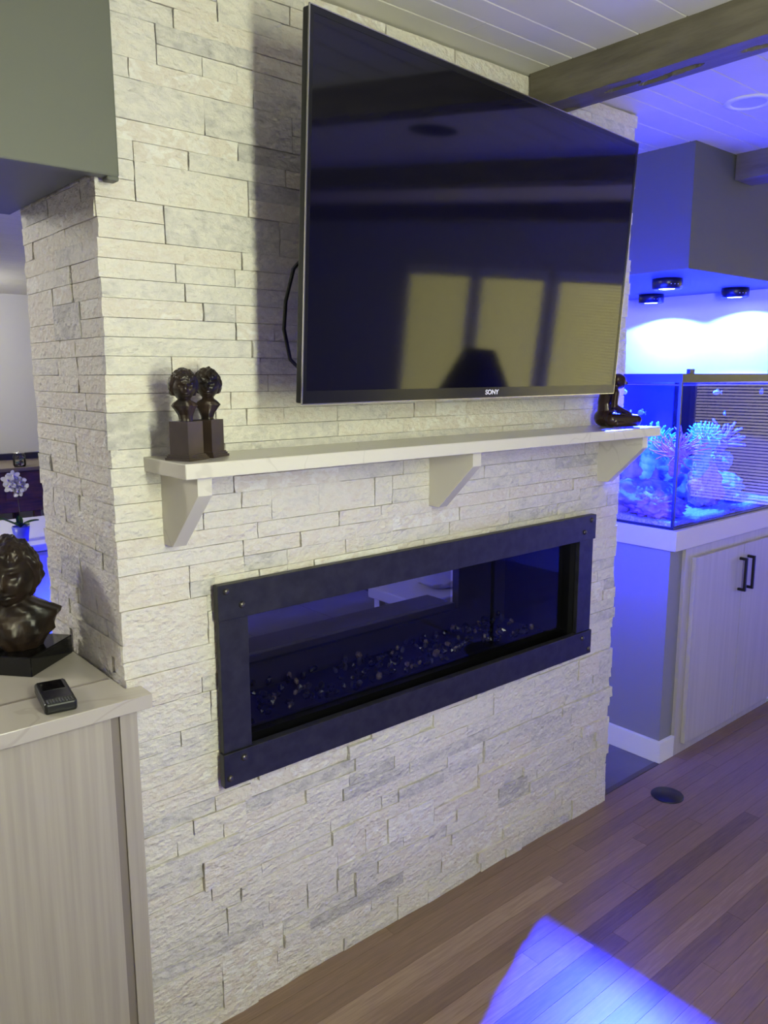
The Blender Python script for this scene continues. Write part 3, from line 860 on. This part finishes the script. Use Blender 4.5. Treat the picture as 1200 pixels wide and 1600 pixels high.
def loft(bm, rings, seed=0, fold=.0, n=48, ff=7):
    """rings: (cx, cy, z, rx, ry, rz)"""
    R_ = []
    for (cx, cy, z, rx, ry, rz) in rings:
        row = []
        for k in range(n):
            a = 2*math.pi*k/n
            f_ = 1+fold*noise.noise(Vector((math.cos(a)*ff/3, math.sin(a)*ff/3, z*40+seed)))+fold*.5*math.sin(a*ff+z*60)
            x, y = rx*math.cos(a)*f_, ry*math.sin(a)*f_
            row.append(bm.verts.new((cx+x*math.cos(rz)-y*math.sin(rz), cy+x*math.sin(rz)+y*math.cos(rz), z)))
        R_.append(row)
    for a, b in zip(R_, R_[1:]):
        for k in range(n): bm.faces.new((a[k], a[(k+1) % n], b[(k+1) % n], b[k]))
    bm.faces.new(R_[0]); bm.faces.new(R_[-1])

# large bust on the counter
bx, by = .488, .285
bu = thing('portrait_bust', (.499, .30, .94), 'large dark bronze bust of a curly-haired youth on a black granite block', 'bust')
bm = bmesh.new(); hs = .0825/2
c40, s40 = math.cos(R(40)), math.sin(R(40))
poly = [(.499+hs*2*(u*c40-v*s40), .30+hs*2*(u*s40+v*c40)) for u, v in ((-1, -1), (1, -1), (1, 1), (-1, 1))]
add_prism(bm, poly, 2, .940, .985); bmesh.ops.bevel(bm, geom=list(bm.edges), offset=.0015, segments=2, affect='EDGES')
put('granite_block', bm_mesh(bm), bu, GRAN)
bm = bmesh.new()
rz = R(-14)
head_verts(bm, (bx-.004, by, 1.158), .060, R(-26), hair=.13, hairline=.42, tilt=R(2), seed=2.2, sub=6, curl=4.5, side=1.2)
loft(bm, [(bx+.01, by, .984, .045, .04, rz), (bx+.008, by, .992, .05, .045, rz), (bx+.008, by, 1.005, .06, .052, rz), (bx+.008, by, 1.025, .078, .06, rz), (bx+.008, by, 1.045, .08, .06, rz), (bx+.008, by, 1.058, .088, .058, rz), (bx+.008, by, 1.068, .090, .052, rz), (bx+.008, by, 1.078, .076, .05, rz), (bx+.004, by, 1.088, .058, .044, rz), (bx, by+.004, 1.10, .04, .037, rz), (bx, by+.004, 1.14, .036, .036, rz), (bx, by, 1.17, .03, .03, rz)], 3, .09, 64, 9)
me = voxel(bm, .0022, 1); me.materials.append(BRONZE); put('bust_figure', me, bu)

def small_bust(c, rz, rzh, label, seed, lean, hz):
    x, y = c; zb = 1.431
    t = thing('child_bust', (x, y, zb), label, 'bust', 'pair of small busts on the mantel')
    def sq(h): return [(x+h*(u*math.cos(rz)-v*math.sin(rz)), y+h*(u*math.sin(rz)+v*math.cos(rz))) for u, v in ((-1, -1), (1, -1), (1, 1), (-1, 1))]
    bm = bmesh.new()
    add_prism(bm, sq(.031), 2, zb, zb+.005); add_prism(bm, sq(.0285), 2, zb+.005, zb+.0085); add_prism(bm, sq(.0265), 2, zb+.0085, zb+.012)
    add_prism(bm, sq(.0235), 2, zb+.012, zb+.078)
    put('pedestal', bm_mesh(bm), t, BROWNP)
    bm = bmesh.new(); z = zb+.077
    hx, hy = x+lean[0], y+lean[1]
    head_verts(bm, (hx, hy, zb+hz), .0248, rzh, hair=.13, hairline=.34, tilt=R(3), seed=seed, sub=6, curl=3.4, side=1.0)
    mx, my = (x+hx)/2, (y+hy)/2
    loft(bm, [(x, y, z, .0135, .012, rzh), (x, y, z+.006, .013, .012, rzh), (x, y, z+.014, .0155, .0135, rzh), (mx, my, z+.024, .0205, .0155, rzh), (mx, my, z+.032, .0265, .017, rzh), (mx, my, z+.038, .022, .016, rzh), (hx, hy, z+.044, .0125, .012, rzh), (hx, hy, zb+hz-.012, .011, .011, rzh)], seed, .1, 40, 6)
    me = voxel(bm, .0008, 0); me.materials.append(BRONZE); put('bust_figure', me, t)
small_bust((.738, -.113), R(24), R(-16), 'small dark bust of a smiling child with tousled hair, nearer the mantel end', 1.7, (-.004, -.004), .148)
small_bust((.803, -.082), R(30), R(-30), 'small dark bust of a child with smooth bowl-cut hair, nearer the television', 8.1, (.004, .002), .150)

# seated figurine under the television's corner
sx, sy, sz = 2.266, -.088, 1.431
fa = R(-36)
fg = thing('seated_figurine', (sx, sy, sz), 'small polished dark figurine of a seated nude figure at the mantel end', 'figurine')
bm = bmesh.new()
def V(a, b, c): return (sx+a*math.cos(fa)-b*math.sin(fa), sy+a*math.sin(fa)+b*math.cos(fa), sz+c*.9)
add_ell(bm, V(-.02, .01, .032), (.036, .04, .032), 3)                # hips
add_capsule(bm, V(-.018, .01, .04), V(-.022, .012, .085), .031, .026)
add_capsule(bm, V(-.022, .012, .085), V(-.014, .008, .12), .027, .03)
add_capsule(bm, V(-.008, .042, .125), V(-.008, -.028, .125), .0145, .0145)  # shoulders
add_capsule(bm, V(-.008, .006, .13), V(.014, .006, .15), .013, .011)
add_ell(bm, V(.022, .006, .162), (.02, .018, .023), 3); add_ell(bm, V(.013, .006, .169), (.022, .02, .02), 3); add_ell(bm, V(.042, .004, .157), (.006, .004, .006), 2)
for s_ in (-1, 1):
    add_capsule(bm, V(-.012, s_*.022, .026), V(.066, s_*.026-.006, .026), .024, .018, 8)      # thighs
    add_capsule(bm, V(.066, s_*.026-.006, .020), V(.0, s_*.04, .013), .016, .011, 8)         # folded shins
    add_capsule(bm, V(-.008, s_*.036, .122), V(-.014+.02*(s_ > 0), s_*.045, .075), .0125, .0105, 6)
    add_capsule(bm, V(-.014+.02*(s_ > 0), s_*.045, .075), V(.036, s_*.03, .052), .0105, .008, 6)
    add_ell(bm, V(.042, s_*.028, .05), (.011, .008, .006), 2)
me = voxel(bm, .0024, 4); me.materials.append(BRONZE2); put('figure', me, fg)

# ================================================================== LEFT COUNTER AND WHAT STANDS ON IT
cabn = thing('base_cabinet', (0, .2, 0), 'pale wood-grain base cabinet left of the stone chimney', 'cabinet')
box('carcass', -2.4, .622, -.049, .46, 0, .908, GROOVE, cabn)
for xa, xb in ((-2.4, -1.53), (-1.526, -.66), (-.656, .17)):
    box('panel', xa, xb, -.056, -.0495, .004, .905, LAM, cabn, .001)
box('panel', .174, .569, -.056, -.0495, .004, .905, LAM, cabn, .001)
box('filler_strip', .588, .6255, -.056, -.0495, .004, .905, LAM, cabn, .001)
ct = prism('countertop', [(-2.4, -.075), (.653, -.075), (.653, -.0165), (CX0-.008, -.0165), (CX0-.008, .56), (-2.4, .56)], 2, .909, .940, QUARTZ2, None, .0015)
tag(ct, 'beige quartz countertop running into the stone chimney corner', 'countertop')
# seam in the top: two slabs meet
sm = box('trim_counter_seam', -2.4, CX0-.012, .062, .072, .9395, .9405, mat('seam_strip', lin(132, 122, 112), None, .4))
tag(sm, 'thin grey-brown seam across the beige countertop', 'seam', kind='structure')

dv = thing('handheld_monitor', (.484, .014, .94), 'small black handheld device with screen and ribbed end on the counter', 'device', rot=(0, 0, R(-8.5)))
bm = bmesh.new(); add_box(bm, -.031, .031, -.066, .066, 0, .024, .006, 3); put('case', bm_mesh(bm), dv, BLACKP, True)
box('faceplate', -.026, .026, -.043, .061, .0236, .0246, mat('device_face', lin(20, 20, 30), None, .25), dv, .0, True)
box('screen', -.021, .021, .006, .055, .0245, .0251, mat('device_screen', lin(8, 8, 16), None, .05), dv, 0, True)
bm = bmesh.new()
for k in range(9): add_box(bm, -.0245+k*.0057, -.0205+k*.0057, -.064, -.046, .0225, .0252, .0008, 1)
put('ribbed_end', bm_mesh(bm), dv, mat('grey_rubber', lin(62, 62, 66), None, .6), True)

# ================================================================== BACK ROOM seen past the chimney
isl = thing('kitchen_island', (.8, 2.2, 0), 'white island behind the counter carrying the orchid', 'island')
box('body', .10, 1.42, 1.93, 2.55, 0, .862, TRIMW, isl)
box('top', .06, 1.46, 1.88, 2.6, .862, .892, TRIMW, isl, .003)
for xa in (.12, .56, 1.0): box('door', xa, xa+.41, 1.912, 1.929, .08, .85, TRIMW, isl, .002)
# orchid
ox, oy, oz = .989, 2.0, .892
orx = thing('potted_orchid', (ox, oy, oz), 'white moth orchid in a small blue pot on the island', 'plant')
lathe('pot', [(.026, 0), (.028, .002), (.037, .066), (.034, .066), (.03, .056), (0, .056)], (ox, oy, oz), mat('blue_pot', lin(84, 92, 222), None, .35), orx, 28, cap=False)
GREEN = mat('orchid_leaf', lin(40, 84, 46), lin(56, 104, 58), .4, scale=10)
def leaf(az, ln, w, droop, up):
    bm = bmesh.new(); n = 10; rows = []
    for i in range(n+1):
        t = i/n; r = ln*t; z = up*t-droop*t*t; ww = w*math.sin(math.pi*min(1, .12+t*.88))**.7
        row = []
        for j in (-1, 0, 1):
            x = r*math.cos(az)-j*ww*math.sin(az); y = r*math.sin(az)+j*ww*math.cos(az)
            row.append(bm.verts.new((ox+x, oy+y, oz+.06+z+abs(j)*.006)))
        rows.append(row)
    for a, b in zip(rows, rows[1:]):
        for j in range(2): bm.faces.new((a[j], a[j+1], b[j+1], b[j]))
    r = bmesh.ops.solidify(bm, geom=list(bm.faces), thickness=.0015)
    put('leaf', bm_mesh(bm), orx, GREEN, smooth=True)
for a in ((2.75, .085, .016, .01, .055), (.1, .08, .016, .03, .05), (-1.2, .06, .015, .03, .045), (4.2, .06, .014, .02, .05), (1.4, .06, .014, .02, .06)): leaf(*a)
tube('stem', [(ox, oy, oz+.05), (ox+.002, oy, oz+.14), (ox-.004, oy, oz+.22), (ox-.016, oy-.01, oz+.28), (ox-.03, oy-.02, oz+.292)], .0022, mat('orchid_stem', lin(60, 52, 34), None, .5), orx, 6)
PET = mat('white_petal', lin(236, 234, 240), None, .5)
view = Vector((-.45, -.88, .1)).normalized()
rg = random.Random(3)
for k, (dx, dz) in enumerate(((-.035, .272), (-.012, .288), (.012, .262), (-.012, .245), (.0, .222), (-.03, .245), (.022, .24))):
    c = Vector((ox+dx*1.0-.008, oy-.02-rg.random()*.012, oz+dz))
    f = (view+Vector((rg.uniform(-.4, .4), rg.uniform(-.2, .2), rg.uniform(-.3, .3)))).normalized()
    u = f.cross(Vector((0, 0, 1))).normalized(); w = u.cross(f)
    bm = bmesh.new()
    for i in range(5):
        a = i*2*math.pi/5+.3+rg.uniform(-.1, .1); d = u*math.cos(a)+w*math.sin(a); e = u*-math.sin(a)+w*math.cos(a)
        rr = .0125 if i % 2 else .014
        cen = c+d*rr
        ring_ = []
        cv = bm.verts.new(cen+f*.003)
        for q in range(12):
            b_ = 2*math.pi*q/12
            ring_.append(bm.verts.new(cen+d*rr*1.05*math.cos(b_)+e*rr*.78*math.sin(b_)+f*(.004*math.cos(b_*2))))
        for q in range(12): bm.faces.new((cv, ring_[q], ring_[(q+1) % 12]))
    bmesh.ops.solidify(bm, geom=list(bm.faces), thickness=.0008)
    fl = put('flower', bm_mesh(bm), orx, PET, smooth=True)
    bm = bmesh.new(); add_ell(bm, c+f*.006, (.004, .004, .005), 2); put('lip', bm_mesh(bm), fl, mat('orchid_lip', lin(214, 196, 226), None, .5), smooth=True)

# dark wooden desk far behind, with a glass jar
WOOD = mat('dark_carved_wood', lin(52, 30, 20), lin(88, 52, 34), .4, scale=6, stretch=(1, 6, 6), bump=.2, bscale=20)
dk = thing('wooden_desk', (2.3, 6.9, 0), 'dark brown wooden desk on legs against the far wall', 'desk')
box('top', 1.6, 2.95, 6.42, 7.3, .70, .735, mat('desk_top', lin(104, 92, 82), None, .4), dk, .004)
box('body', 1.65, 2.9, 6.46, 7.28, .30, .70, WOOD, dk, .004)
for xa in (1.68, 2.1, 2.52):
    d = box('drawer', xa, xa+.36, 6.445, 6.461, .42, .68, WOOD, dk, .004)
    bm = bmesh.new(); add_ell(bm, (xa+.18, 6.435, .55), (.014, .012, .014), 2); put('knob', bm_mesh(bm), d, mat('brass', lin(120, 92, 50), None, .3, metal=.9), smooth=True)
for xa in (1.66, 2.36, 2.84):
    for ya in (6.48, 7.2): prism('leg', [(xa, ya), (xa+.06, ya), (xa+.06, ya+.06), (xa, ya+.06)], 2, 0.012, .30, WOOD, dk)
box('foot_rail', 1.62, 2.94, 6.47, 6.55, 0, .03, WOOD, dk, .004)
box('back_ledge', 1.6, 2.95, 7.22, 7.3, .735, .80, BLACKP, dk, .003)
jr = thing('glass_jar', (2.262, 6.5, .735), 'round glass jar of dark sweets with a glass lid on the desk', 'jar')
JGL = mat('jar_glass', lin(150, 146, 150), None, .08)
lathe('jar_body', [(.0, .0), (.05, .0), (.058, .02), (.058, .1), (.048, .125), (.045, .13), (.0, .13)], (2.262, 6.5, .735), GLASS, jr, 28, cap=False)
lathe('lid', [(.0, .152), (.008, .15), (.012, .142), (.05, .138), (.052, .131), (.0, .131)], (2.262, 6.5, .735), CHROME, jr, 28, cap=False)
rg = random.Random(4); SW_ = [mat('plum_sweet', lin(92, 60, 96), None, .4), mat('brown_sweet', lin(70, 52, 46), None, .4), mat('teal_sweet', lin(90, 120, 130), None, .4)]
for k in range(26):
    a = rg.random()*6.28; rr = .046*math.sqrt(rg.random())
    bm = bmesh.new(); add_ell(bm, (2.262+rr*math.cos(a)*.85, 6.5+rr*math.sin(a)*.85, .748+rg.random()*.09), (.012, .012, .010), 2)
    put('sweet', bm_mesh(bm), jr, SW_[k % 3], smooth=True)

# white bench with a ruffled throw, seen through the fireplace
bn = thing('low_bench', (3.35, 1.95, 0), 'low white bench in the back room seen through the fireplace', 'bench')
box('seat', 3.10, 3.80, 1.72, 2.22, .20, .27, TRIMW, bn, .01)
for xa in (3.13, 3.72):
    for ya in (1.75, 2.14): box('leg', xa, xa+.05, ya, ya+.05, 0, .20, TRIMW, bn)
bm = bmesh.new(); v2 = add_ell(bm, (3.50, 1.93, .325), (.19, .15, .06), 5)
for v in v2:
    v.co += Vector((0, 0, 1))*.018*noise.noise(v.co*22)+Vector((1, 0, 0))*.02*noise.noise(v.co*18+Vector((5, 0, 0)))
tag(put('ruffled_cushion', bm_mesh(bm), None, mat('pale_fabric', lin(200, 200, 210), None, .9), smooth=True), 'ruffled pale cushion on the low bench', 'cushion')

# floor cover disc
dc = thing('floor_outlet_cover', (2.664, -.142, 0), 'round black cover disc lying on the oak floor by the aquarium', 'floor cover')
lathe('disc', [(.0, .0), (.060, .0), (.061, .002), (.0585, .0055), (.0, .0062)], (2.664, -.142, 0), BLACKP, dc, 48, cap=False)

# unlit standing lamp in the room (its conical shade shows as a reflection in the television)
SHD = mat('charcoal_shade', lin(46, 44, 44), None, .85)
sl = thing('standing_lamp', (3.36, -1.37, 0), 'unlit standing lamp with a dark conical shade, reflected in the television', 'lamp')
lathe('base', [(.0, 0), (.15, 0), (.15, .015), (.02, .03), (.0, .03)], (3.36, -1.37, 0), BLACKP, sl, 32, cap=False)
lathe('pole', [(.011, .03), (.011, 1.5)], (3.36, -1.37, 0), BLACKP, sl, 12)
lathe('lamp_shade', [(.232, 1.27), (.082, 1.57), (.08, 1.57), (.229, 1.271)], (3.36, -1.37, 0), SHD, sl, 40, cap=False)

# column floor lamp behind the camera: the room's main light
fl_ = thing('floor_lamp', (.64, -1.85, 0), 'tall column floor lamp with a glowing paper shade behind the camera', 'lamp')
lathe('base', [(.0, 0), (.14, 0), (.14, .012), (.02, .02), (.0, .02)], (.64, -1.85, 0), BLACKP, fl_, 32, cap=False)
lathe('pole', [(.012, .02), (.012, 1.26)], (.64, -1.85, 0), BLACKP, fl_, 16)
lathe('shade', [(.06, 1.26), (.06, 2.08)], (.64, -1.85, 0), emit_mat('paper_shade_glow', (1, 1.07, .77, 1), FLOOR_LAMP), fl_, 24)

# ceiling lamps added to brighten the chimney's left side and the far wall
for (kx, ky, kw, lb) in ((-1.1, 1.9, KITCHEN_FILL_W, 'added round ceiling lamp brightening the kitchen left of the chimney'), (1.3, 6.3, FAR_FILL_W, 'added round ceiling lamp brightening the far wall by the desk')):
    kl = thing('added_ceiling_lamp', (kx, ky, CEIL), lb, 'ceiling light', 'added back room ceiling lamps')
    lathe('shade', [(.0, -.05), (.12, -.045), (.17, -.02), (.18, 0)], (kx, ky, CEIL), MATS.get('added_lamp_glow') or emit_mat('added_lamp_glow', (1, .98, .88, 1), 2.0), kl, 32, cap=False)
    ld = bpy.data.lights.new('ceiling_fill_light', 'POINT'); ld.energy = kw; ld.color = (1, 1, .88); ld.shadow_soft_size = .12
    lo = bpy.data.objects.new('ceiling_fill_light', ld); COL.objects.link(lo); lo.parent = kl; lo.location = (0, 0, -.2)
